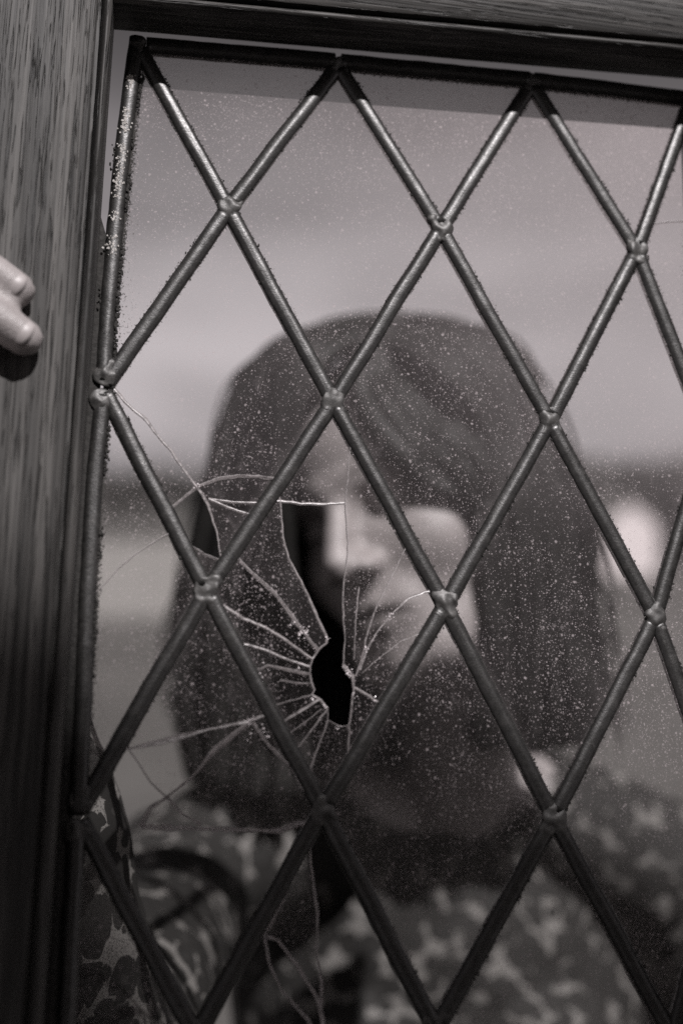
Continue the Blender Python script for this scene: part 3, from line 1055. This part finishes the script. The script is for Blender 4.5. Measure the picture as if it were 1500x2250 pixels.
# flaking putty on the left edge came
def putty():
    r = random.Random(8)
    bm = bmesh.new()
    for k in range(420):
        y = 165 + 395 * r.random() ** 1.1
        cx = 297 - (y - 110) * .115
        if noise.noise(Vector((y * .021, 4.0, 0))) < -.12:
            continue
        p = U(cx + r.gauss(0, 5.5) - 3, y, .0031)
        s = r.uniform(.0002, .0006)
        vs = ellipsoid(bm, p, (s, s * r.uniform(.8, 1.6), s * .6), None, 1)
        for v in vs:
            v.co += Vector((r.uniform(-1, 1), r.uniform(-1, 1), r.uniform(-1, 1))) * s * .3
    o = from_bm('putty_flakes', bm, win, M_PUTTY, False)
    o['kind'] = 'stuff'
putty()
def crust():
    r = random.Random(21)
    bm = bmesh.new()
    def lump(p, s):
        vs = ellipsoid(bm, p, (s * r.uniform(.6, 1.2), s * r.uniform(.8, 1.8), s * .7), None, 1)
        for v in vs:
            v.co += Vector((r.uniform(-1, 1), r.uniform(-1, 1), r.uniform(-1, 1))) * s * .3
    L = [U(303, 120), U(277, 270), U(258, 450), U(240, 640), U(226, 855), U(199, 1170), U(180, 1500)]
    C = catmull(L, 40)
    for i, p in enumerate(C):
        for side in (1, -1):
            for k in range(3 if side > 0 else 1):
                if noise.noise(Vector((i * .06, side * 5, 1))) < (-.05 if side > 0 else .22):
                    continue
                lump(Vector((p.x + side * (.0033 + abs(r.gauss(0, .0006))), p.y + r.gauss(0, .0008), .0014 + r.uniform(0, .0008))), r.uniform(.0003, .0008))
    # lumps of old cement squeezed out beside the other cames
    ns = list(NODE.items())
    for (a, b), p in ns:
        for da in (-1, 1):
            q = NODE.get((a + da, b + 1))
            if q is None:
                continue
            d = (q - p).normalized(); sd = Vector((-d.y, d.x, 0)); ln = (q - p).length
            for k in range(46):
                u = r.random(); s_ = r.choice((-1, 1))
                if noise.noise(Vector((a * 3 + u * 5, b * 3 + s_, 2))) < .02:
                    continue
                c = p + d * ln * u + sd * s_ * (.0034 + abs(r.gauss(0, .0004)))
                lump(Vector((c.x, c.y, .0014)), r.uniform(.0002, .0005))
    o = from_bm('putty_crust', bm, win, bpy.data.materials['black_putty'], False)
    o['kind'] = 'stuff'
crust()

# ------------------------------------------------------------------ the woman
BACK = 1.075      # how far she stands behind the window, as a factor on the depths below
def W(x, y, D):
    if D > .75:
        D *= BACK
    return CAM_M @ (ray_dir(x, y) * D)
HEAD_S = 1.02
HEAD_YAW, HEAD_PITCH, HEAD_ROLL = -33, 12, -25
def rot(ax, d):
    return Matrix.Rotation(R_(d), 3, ax)
HEAD_R = rot('Y', HEAD_ROLL) @ rot('Z', 180 + HEAD_YAW) @ rot('X', HEAD_PITCH)
HEAD_C = W(730, 1250, 0.835) - HEAD_R @ (Vector((0, .117, -.024)) * HEAD_S)
def H(x, y, z):
    return HEAD_C + HEAD_R @ (Vector((x, y, z)) * HEAD_S)

def skin_mat():
    m, t, out = new_mat('skin')
    n = noisen(t, coords(t), 90, 4)
    c = ramp(t, n, [(0.3, (0.27, 0.248, 0.245)), (0.7, (0.335, 0.308, 0.304))])
    at = N(t, 'ShaderNodeAttribute', attribute_name='lip')  # lip and brow colour, plus painted shade in nostrils and mouth line
    c = mixcol(t, at.outputs['Fac'], c, (0.07, 0.062, 0.06))
    b = pbsdf(t, out, rough=0.42, spec=0.5)
    b.inputs['Subsurface Weight'].default_value = 0.0
    t.links.new(c, b.inputs['Base Color'])
    bump(t, mathn(t, 'ADD', noisen(t, coords(t), 900, 3), mathn(t, 'MULTIPLY', voron(t, coords(t), 1500).outputs['Distance'], .6)), 0.35, 0.0008, b)
    return m
M_SKIN = skin_mat()

SH_L = W(1470, 1930, 1.02)     # her left shoulder, at the right of the picture
SH_R = W(400, 1930, 0.95)
NECK0 = W(985, 1760, 1.03)
CHEST = W(960, 2150, 1.03)
WAIST = W(960, 3000, 1.06)
HIPS = W(960, 3600, 1.08)
ELB_R = W(165, 2360, 0.68)
WRI_R = WIN_M @ Vector((-.236, .062, -.030))
ELB_L = SH_L + Vector((.06, .06, -.27))
WRI_L = ELB_L + Vector((-.02, -.10, -.22))

def torso_prims(bm, g=0.0, sleeves=False):
    capsule(bm, [NECK0 + Vector((0, .0, -.03)), CHEST, WAIST, HIPS], [(.075 + g, .062 + g), (.156 + g, .104 + g), (.140 + g, .092 + g), (.158 + g, .108 + g)], 28, up=(0, 1, 0))
    # shoulder yoke
    capsule(bm, [SH_R, (SH_R + NECK0) / 2 + Vector((0, 0, .012)), NECK0 + Vector((0, .01, -.02)), (SH_L + NECK0) / 2 + Vector((0, 0, .012)), SH_L],
            [.048 + g, (.050 + g), (.055 + g), (.050 + g), .048 + g], 20)
    for s in (-1, 1):
        ellipsoid(bm, CHEST + Vector((s * .066, -.075, -.035)), (.058 + g, .045 + g, .058 + g))
    k = 1.0
    capsule(bm, [SH_R, (SH_R + ELB_R) / 2 + Vector((0, 0, -.006)), ELB_R], [.048 + g, .042 + g * 1.6, .038 + g * 1.8], 18)
    if sleeves:
        wl = WRI_R.lerp(ELB_R, .16)
        capsule(bm, [ELB_R, ELB_R.lerp(WRI_R, .42), wl], [.044 + g * 1.4, .052 + g, .036 + g], 18)
        capsule(bm, [SH_L, ELB_L, ELB_L.lerp(WRI_L, .85)], [.048 + g, .042 + g, .032 + g], 16)
    else:
        capsule(bm, [ELB_R, ELB_R.lerp(WRI_R, .4), ELB_R.lerp(WRI_R, .97)], [.037, .038, .026], 18)
        capsule(bm, [SH_L, ELB_L, ELB_L.lerp(WRI_L, .4), WRI_L], [.048, .038, .038, .026], 16)

# head: smooth union of ellipsoids and rounded cones, found along rays from the middle of the skull
def sd_ell(p, c, r):
    q = (p - np.array(c)) / np.array(r)
    k0 = np.linalg.norm(q, axis=1)
    k1 = np.linalg.norm(q / np.array(r), axis=1) + 1e-9
    return k0 * (k0 - 1.0) / k1
def sd_cone(p, a, b, ra, rb):
    a = np.array(a); b = np.array(b)
    ab = b - a
    t = np.clip(((p - a) @ ab) / (ab @ ab), 0, 1)
    return np.linalg.norm(p - a - t[:, None] * ab, axis=1) - (ra + (rb - ra) * t)
def smin(a, b, k):
    h = np.clip(.5 + .5 * (b - a) / k, 0, 1)
    return b * (1 - h) + a * h - k * h * (1 - h)
def smax(a, b, k):
    return -smin(-a, -b, k)
def head_sdf(p):
    d = sd_ell(p, (0, -.014, .036), (.073, .092, .086))
    d = smin(d, sd_ell(p, (0, .022, -.020), (.060, .066, .082)), .020)
    d = smin(d, sd_ell(p, (0, .046, -.070), (.036, .040, .034)), .022)
    d = smin(d, sd_ell(p, (0, .070, -.091), (.016, .016, .014)), .018)
    d = smin(d, sd_ell(p, (0, .050, .048), (.056, .040, .044)), .022)
    for s in (-1, 1):
        d = smin(d, sd_ell(p, (s * .040, .050, -.020), (.022, .026, .022)), .020)
        d = smin(d, sd_cone(p, (s * .010, .086, .027), (s * .044, .070, .028), .0075, .006), .012)
        d = smin(d, sd_cone(p, (s * .052, .000, -.050), (s * .026, .062, -.088), .014, .012), .020)
        # eye socket, then the lid over the eyeball
        d = smax(d, -sd_ell(p, (s * .031, .094, .008), (.019, .017, .012)), .010)
        d = smin(d, sd_ell(p, (s * .031, .0665, .006), (.0145, .0145, .0115)), .004)
        d = smin(d, sd_ell(p, (s * .0125, .098, -.0275), (.0080, .0095, .0068)), .006)
    d = smin(d, sd_cone(p, (0, .082, .030), (0, .110, -.0215), .0070, .0088), .010)
    d = smin(d, sd_ell(p, (0, .101, -.0300), (.0085, .012, .0050)), .006)
    d = smin(d, sd_ell(p, (0, .076, -.056), (.027, .014, .020)), .014)
    for s in (-1, 1):
        d = smin(d, sd_cone(p, (s * .005, .0905, -.0520), (s * .021, .0800, -.0610), .0050, .0026), .004)
        d = smin(d, sd_cone(p, (s * .005, .0895, -.0645), (s * .019, .0800, -.0645), .0060, .0026), .004)
    for s in (-1, 1):
        d = smax(d, -sd_cone(p, (0, .0905, -.0578), (s * .025, .0795, -.0630), .0010, .0008), .003)
    return d
def head_prims(bm):
    nu, nv = 260, 200
    c0 = np.array((0, .020, -.005))
    th = np.linspace(0.004, math.pi - .004, nv)
    ph = np.linspace(0, 2 * math.pi, nu, endpoint=False)
    T_, P_ = np.meshgrid(th, ph, indexing='ij')
    # poles along the face axis would pinch the nose, so they point sideways through the ears
    D = np.stack((np.cos(T_), np.sin(T_) * np.cos(P_), np.sin(T_) * np.sin(P_)), -1).reshape(-1, 3)
    lo = np.full(len(D), .02); hi = np.full(len(D), .17)
    # march inwards so that overhangs keep their outer skin
    r = hi.copy()
    for _ in range(90):
        r = r - np.clip(head_sdf(c0 + D * r[:, None]) * .6, -.004, .01)
    pts = c0 + D * r[:, None]
    vs = [bm.verts.new(H(*p)) for p in pts]
    for j in range(nv - 1):
        for i in range(nu):
            i2 = (i + 1) % nu
            bm.faces.new((vs[j * nu + i], vs[j * nu + i2], vs[(j + 1) * nu + i2], vs[(j + 1) * nu + i]))
    bm.faces.new(vs[:nu][::-1]); bm.faces.new(vs[-nu:])
    for s in (-1, 1):
        ellipsoid(bm, H(s * .072, -.010, -.002), (.006, .015, .028), HEAD_R @ rot('X', 12), 3)
        ellipsoid(bm, H(s * .069, -.002, -.020), (.006, .010, .010), HEAD_R, 2)
    capsule(bm, [H(0, -.022, -.030), H(0, -.024, -.085), NECK0.lerp(H(0, -.02, -.10), .35), NECK0 + Vector((0, .01, -.05))], [.047, .044, .046, .060], 24)

# fingers over the outer edge of the stile, in panel axes
FING = []
FN = .0290
def finger(bm, tip_px, base, r=.0079, seed=0, up_n=FN):
    tip = U(*tip_px, up_n + r * .85); tip.z = up_n + r * .8
    base = Vector(base)
    d1 = (Vector((-.0185, .0102, .0015)))
    dip = tip + d1
    pip = dip + Vector((-.0185, .0085, -.012))
    mcp = base
    pts = [mcp, pip, dip, tip]
    capsule(bm, [WIN_M @ p for p in pts], [r * 1.12, r * 1.06, r * 1.0, r * .92], 18)
    FING.append((tip, (tip - dip).normalized(), r))
def hand_prims(bm):
    tips = [(38, 636), (54, 742), (-40, 832), (-92, 900)]
    bases = [(-.242, .147, -.004), (-.246, .1225, -.006), (-.247, .100, -.007), (-.246, .080, -.007)]
    for i, (tp, bs) in enumerate(zip(tips, bases)):
        finger(bm, tp, bs, (.0077, .0080, .0077, .0068)[i], i)
    # palm
    P = lambda *a: WIN_M @ Vector(a)
    capsule(bm, [P(-.241, .143, -.013), P(-.240, .100, -.022), P(-.237, .066, -.028)], [(.012, .014), (.015, .018), (.020, .016)], 16)
    capsule(bm, [P(-.246, .112, -.014), P(-.243, .085, -.020), P(-.238, .060, -.028)], [(.012, .014), (.015, .016), (.019, .016)], 16)
    # thumb on the back of the stile
    capsule(bm, [P(-.236, .080, -.030), P(-.226, .112, -.034), P(-.208, .130, -.031), P(-.190, .140, -.0295)], [.013, .0110, .0098, .0085], 14)

def remeshed(name, bm, voxel, smooth, parent, mat):
    ob = from_bm(name, bm, None, None)
    rm = ob.modifiers.new('r', 'REMESH'); rm.mode = 'VOXEL'; rm.voxel_size = voxel; rm.use_smooth_shade = True
    sm = ob.modifiers.new('s', 'SMOOTH'); sm.iterations = smooth; sm.factor = .5
    dg = bpy.context.evaluated_depsgraph_get()
    me = bpy.data.meshes.new_from_object(ob.evaluated_get(dg))
    me.name = name
    bpy.data.objects.remove(ob)
    o = link(name, me, None, mat)
    return o

bm = bmesh.new()
torso_prims(bm)
head_prims(bm)
hand_prims(bm)
FEET_Z = 0.0
for s in (-1, 1):
    hip = HIPS + Vector((s * .085, 0, -.02))
    knee = Vector((hip.x + s * .01, hip.y - .01, .47))
    ank = Vector((hip.x + s * .012, hip.y + .02, .09))
    capsule(bm, [hip, hip.lerp(knee, .5), knee, knee.lerp(ank, .35), ank], [.085, .072, .052, .052, .034], 18)
    capsule(bm, [ank + Vector((0, .03, -.055)), ank + Vector((s * .01, -.06, -.06)), ank + Vector((s * .02, -.14, -.068))], [(.03, .034), (.038, .028), (.034, .02)], 14, up=(0, 0, 1))
person_me = remeshed('person', bm, 0.0021, 5, None, M_SKIN)
person = person_me
tag(person, 'dark-haired woman in leopard print mesh top looking down behind the broken panes', 'person')
# nostrils, mouth line, lips: shape and colour, nostril and mouth-line shade painted in
def face_detail(o):
    me = o.data
    n = len(me.vertices)
    co = np.empty(n * 3, np.float32); me.vertices.foreach_get('co', co); co = co.reshape(-1, 3)
    Rm = np.array(HEAD_R)
    loc = (co - np.array(HEAD_C)) @ Rm / HEAD_S       # = R^T (p - c)
    lip = np.zeros(n, np.float32)
    push = np.zeros((n, 3), np.float32)
    for s in (-1, 1):
        d = np.linalg.norm((loc - np.array([s * .0075, .103, -.0345])) / np.array([.0045, .007, .004]), axis=1)
        k = np.exp(-d ** 2)
        push += k[:, None] * np.array([0, -.002, .006])
        lip = np.maximum(lip, np.clip(1.5 * np.exp(-(d * 1.05) ** 2), 0, 1))
        # eyebrows
        x = (loc[:, 0] * s - .031) / .022
        e = np.exp(-x ** 4) * np.exp(-((loc[:, 2] - .033 + .006 * x ** 2) / .0042) ** 2) * (loc[:, 1] > .04)
        lip = np.maximum(lip, .75 * e)
        # closed upper lids with lashes
        x = (loc[:, 0] * s - .031) / .0155
        e = np.exp(-x ** 4) * np.exp(-((loc[:, 2] - .002 - .003 * x ** 2 * 1.0) / .0022) ** 2) * (loc[:, 1] > .04)
        lip = np.maximum(lip, .95 * e)
    x = loc[:, 0] / .024
    front = loc[:, 1] > .06
    zline = -.0578 - .0050 * np.abs(x) ** 1.3
    lipm = np.exp(-x ** 6) * np.exp(-((loc[:, 2] - zline) / .0085) ** 4) * front
    lip = np.maximum(lip, .72 * lipm)
    ml = np.exp(-x ** 8) * np.exp(-((loc[:, 2] - zline) / .0022) ** 2) * front
    lip = np.maximum(lip, 1.0 * ml)
    push += ml[:, None] * np.array([0, -.003, 0])
    co2 = co + push @ Rm.T
    me.vertices.foreach_set('co', co2.astype(np.float32).ravel())
    a = me.attributes.new('lip', 'FLOAT', 'POINT')
    a.data.foreach_set('value', lip.astype(np.float32))
    me.update()
face_detail(person)

# fingernails
M_NAIL = simple_mat('nail', (0.35, 0.322, 0.318), 0.44, 0.05, 300, 0.5)
for tip, d, r in FING[:3]:
    bm = bmesh.new()
    side = Vector((-d.y, d.x, 0)).normalized()
    up = Vector((0, 0, 1))
    nu, nv = 9, 9
    g = []
    for i in range(nu):
        row = []
        for j in range(nv):
            u = -1 + 2 * i / (nu - 1); v = -1 + 2 * j / (nv - 1)
            # rounded outline
            uu = u * math.sqrt(max(0, 1 - .42 * v * v)); vv_ = v * math.sqrt(max(0, 1 - .42 * u * u))
            a = vv_ * .92
            x = -.0022 + uu * .0054
            R0 = r * .90 + .0001
            R1 = math.sqrt(max(1e-8, R0 * R0 - max(0, x) ** 2)) * (1 - .10 * max(0, -x) / .0074)
            p = tip + d * x + side * math.sin(a) * R1 + up * (math.cos(a) * R1 + .00012)
            row.append(bm.verts.new(WIN_M @ p))
        g.append(row)
    for i in range(nu - 1):
        for j in range(nv - 1):
            bm.faces.new((g[i][j], g[i + 1][j], g[i + 1][j + 1], g[i][j + 1]))
    bmesh.ops.recalc_face_normals(bm, faces=bm.faces)
    o = from_bm('fingernail', bm, None, M_NAIL)
    o.parent = person
    so = o.modifiers.new('t', 'SOLIDIFY'); so.thickness = .0003

# leopard print mesh top
def leopard_mat():
    m, t, out = new_mat('leopard_mesh_fabric')
    v = coords(t)
    wn_ = N(t, 'ShaderNodeTexNoise'); wn_.inputs['Scale'].default_value = 34; wn_.inputs['Detail'].default_value = 3
    t.links.new(v, wn_.inputs['Vector'])
    wv = N(t, 'ShaderNodeVectorMath', operation='MULTIPLY_ADD'); wv.inputs[1].default_value = (.018, .018, .018)
    t.links.new(wn_.outputs['Color'], wv.inputs[0]); t.links.new(v, wv.inputs[2])
    vo = voron(t, wv.outputs[0], 72)
    vo.inputs['Randomness'].default_value = 0.85
    sc = N(t, 'ShaderNodeSeparateColor'); t.links.new(vo.outputs['Color'], sc.inputs[0])
    thr = mathn(t, 'MULTIPLY_ADD', sc.outputs[0], .24, .585)
    spot = mathn(t, 'LESS_THAN', vo.outputs['Distance'], thr)
    ring = ramp(t, mathn(t, 'SUBTRACT', thr, vo.outputs['Distance']), [(0.0, 0.0), (0.03, 1.0)])
    # net: hexagon-like holes
    net = voron(t, v, 1150)
    hole = ramp(t, net.outputs['Distance'], [(0.28, 0.0), (0.46, 1.0)])
    light = mixcol(t, hole, grey(0.045), grey(0.18))
    centre = mathn(t, 'MULTIPLY', mathn(t, 'LESS_THAN', vo.outputs['Distance'], mathn(t, 'MULTIPLY', sc.outputs[1], .22)), .55)
    dark = mixcol(t, centre, grey(0.022), grey(0.05))
    c = mixcol(t, ring, light, dark)
    b = pbsdf(t, out, rough=0.75, spec=0.2)
    t.links.new(c, b.inputs['Base Color'])
    return m
bm = bmesh.new()
torso_prims(bm, .0055, True)
top_o = remeshed('leopard_top', bm, 0.0036, 4, None, leopard_mat())
def trim_top(o):
    bm = bmesh.new(); bm.from_mesh(o.data)
    nc = NECK0 + Vector((-.008, -.045, .055))
    kill = [v for v in bm.verts if (Vector(((v.co - nc).x * 1.0, (v.co - nc).y, (v.co - nc).z * 1.4))).length < .092 or v.co.z < HIPS.z + .03]
    bmesh.ops.delete(bm, geom=kill, context='VERTS')
    bm.normal_update()
    for v in bm.verts:
        p = v.co
        f = noise.noise(Vector((p.x * 22, p.y * 22, p.z * 9))) * .0045 + noise.noise(p * 45) * .002
        v.co = p + v.normal * (f + .001)
    bm.to_mesh(o.data); bm.free()
    o.data.polygons.foreach_set('use_smooth', [True] * len(o.data.polygons))
trim_top(top_o)
top_o.parent = person
# trousers
M_DENIM = simple_mat('black_denim', grey(0.03), 0.85, 0.2, 300)
bm = bmesh.new()
for s in (-1, 1):
    hip = HIPS + Vector((s * .085, 0, -.02))
    knee = Vector((hip.x + s * .01, hip.y - .01, .47))
    ank = Vector((hip.x + s * .012, hip.y + .02, .09))
    capsule(bm, [hip, hip.lerp(knee, .5), knee, knee.lerp(ank, .35), ank.lerp(knee, .05)], [.092, .080, .061, .060, .048], 18)
capsule(bm, [HIPS + Vector((0, 0, .09)), HIPS, HIPS + Vector((0, 0, -.05))], [(.145, .105), (.168, .118), (.15, .11)], 24, up=(0, 1, 0))
tr_o = remeshed('trousers', bm, .006, 3, None, M_DENIM)
tr_o.parent = person

# hair
def hair_mat():
    m, t, out = new_mat('dark_hair')
    n = noisen(t, coords(t), 300, 3)
    c = ramp(t, n, [(0.3, grey(0.014)), (0.7, grey(0.028))])
    b = pbsdf(t, out, rough=0.55, spec=0.22)
    t.links.new(c, b.inputs['Base Color'])
    return m
M_HAIR = hair_mat()
def hair():
    r = random.Random(11)
    bm = bmesh.new()
    # scalp layer: the skull surface grown by a few millimetres inside the hairline
    nu, nv = 120, 90
    c0 = np.array((0, .0, .02))
    T_, P_ = np.meshgrid(np.linspace(.01, math.pi - .01, nv), np.linspace(0, 2 * math.pi, nu, endpoint=False), indexing='ij')
    D = np.stack((np.sin(T_) * np.cos(P_), np.sin(T_) * np.sin(P_), np.cos(T_)), -1).reshape(-1, 3)
    rr_ = np.full(len(D), .17)
    for _ in range(80):
        rr_ = rr_ - np.clip((head_sdf(c0 + D * rr_[:, None]) - .007) * .7, -.004, .01)
    pts = c0 + D * rr_[:, None]
    hairline = np.where(pts[:, 1] > .0, .088 - np.maximum(0, np.abs(pts[:, 0]) - .035) * 1.2 - np.maximum(0, .055 - pts[:, 1]) * 2.2, -.05 - .0 * pts[:, 1])
    ok = pts[:, 2] > hairline
    vs = [bm.verts.new(H(*p)) if k else None for p, k in zip(pts, ok)]
    for j in range(nv - 1):
        for i in range(nu):
            q = [vs[j * nu + i], vs[(j + 1) * nu + i], vs[(j + 1) * nu + (i + 1) % nu], vs[j * nu + (i + 1) % nu]]
            if all(q):
                bm.faces.new(q)
    RT = np.array(HEAD_R)
    def push_out(C, gap):
        P = (np.array([tuple(c) for c in C]) - np.array(HEAD_C)) @ RT / HEAD_S
        for _ in range(4):
            d = head_sdf(P)
            v = P - np.array((0, .0, .0))
            v = v / (np.linalg.norm(v, axis=1)[:, None] + 1e-9)
            P = P + v * np.clip(gap - d, 0, .03)[:, None]
        Q = (P * HEAD_S) @ RT.T + np.array(HEAD_C)
        return [Vector(q) for q in Q]
    def sheet(A, B, n, rad, jit, depth_spread, flat=.45):
        A = [W(*p) for p in A]; B = [W(*p) for p in B]
        for k in range(n):
            u = r.random()
            dz = r.random() ** 1.5 * depth_spread
            ph = r.uniform(0, 50)
            P = []
            for i, (a, b) in enumerate(zip(A, B)):
                p = a.lerp(b, u)
                f = i / (len(A) - 1)
                p = p + Vector((noise.noise(Vector((ph, f * 2.5, 0))), noise.noise(Vector((ph, f * 2.5, 7))), noise.noise(Vector((ph, f * 2.5, 3))) * .5)) * jit * (.35 + f)
                p = p + Vector((0, dz, 0))
                P.append(p)
            C = push_out(catmull(P, 5), .006 + r.random() * .006)
            m = len(C)
            rr = rad * r.uniform(.6, 1.3)
            rs = [(rr * (.55 + .6 * math.sin(math.pi * min(1, .12 + i / m * .9))), rr * flat) for i in range(m)]
            rs[-1] = (rr * .12, rr * .1)
            loft(bm, C, rs, 6, up=(r.uniform(-.2, .2), 1, r.uniform(-.2, .2)))
    # mass on the right of the face
    sheet([(800, 745, .90), (940, 800, .845), (1060, 930, .85), (1088, 1120, .845), (1085, 1330, .85), (1070, 1530, .865), (1050, 1640, .88)],
          [(900, 710, .92), (1060, 740, .90), (1160, 880, .88), (1215, 1080, .87), (1262, 1330, .88), (1300, 1520, .89), (1290, 1640, .90)], 330, .0042, .012, .06)
    # back of the head to the right
    sheet([(840, 712, .95), (1000, 720, .97), (1130, 850, .98), (1190, 1080, .99), (1210, 1340, 1.0), (1215, 1560, 1.0)],
          [(880, 705, 1.0), (1030, 740, 1.02), (1140, 880, 1.03), (1200, 1080, 1.03), (1230, 1340, 1.03), (1240, 1560, 1.03)], 80, .006, .010, .03)
    # fringe swept across her left eye
    sheet([(800, 735, .88), (790, 840, .86), (815, 930, .85), (880, 1015, .845), (960, 1065, .845), (1050, 1095, .85)],
          [(850, 715, .90), (930, 800, .88), (1000, 880, .865), (1050, 970, .855), (1085, 1060, .85), (1115, 1170, .85)], 150, .0042, .008, .012)
    # left side, over the far cheek and shoulder
    sheet([(800, 735, .88), (700, 790, .86), (640, 900, .855), (625, 1050, .86), (640, 1200, .875), (655, 1400, .89), (660, 1600, .90), (640, 1760, .90)],
          [(790, 705, .93), (620, 760, .92), (525, 890, .92), (490, 1040, .92), (440, 1220, .925), (405, 1400, .93), (400, 1580, .935), (420, 1720, .94)], 260, .0054, .013, .07)
    # hair behind the neck
    sheet([(650, 1000, .99), (640, 1200, 1.0), (640, 1450, 1.0), (660, 1680, .98)],
          [(1150, 1000, .99), (1130, 1200, 1.0), (1130, 1450, 1.0), (1120, 1660, .985)], 120, .008, .012, .04)
    # over the crown, to the left of the parting
    sheet([(840, 700, .95), (770, 716, .95), (670, 752, .95), (575, 840, .95), (520, 980, .955), (500, 1100, .96)],
          [(900, 692, .97), (810, 700, .97), (710, 728, .97), (610, 800, .97), (540, 940, .97), (510, 1100, .97)], 90, .0042, .010, .03)
    # loose, wavy strands round the outline and across the brow
    sheet([(760, 725, .90), (600, 790, .92), (515, 930, .92), (480, 1120, .92), (430, 1330, .92), (400, 1520, .92)],
          [(800, 700, .92), (560, 800, .94), (490, 950, .94), (455, 1150, .94), (405, 1400, .94), (390, 1640, .94)], 60, .0011, .030, .05)
    sheet([(900, 700, .90), (1080, 740, .88), (1190, 900, .87), (1245, 1120, .87), (1300, 1360, .88), (1340, 1580, .89)],
          [(940, 690, .93), (1120, 760, .90), (1210, 930, .89), (1270, 1150, .89), (1310, 1380, .90), (1270, 1660, .91)], 60, .0011, .030, .05)
    sheet([(800, 760, .88), (830, 880, .85), (930, 980, .845), (1010, 1060, .845), (1050, 1140, .85), (1060, 1260, .855)],
          [(850, 740, .89), (900, 860, .86), (990, 950, .85), (1050, 1050, .85), (1080, 1150, .85), (1090, 1300, .855)], 40, .0012, .012, .01)
    o = from_bm('hair', bm, None, M_HAIR)
    o.parent = person
hair()
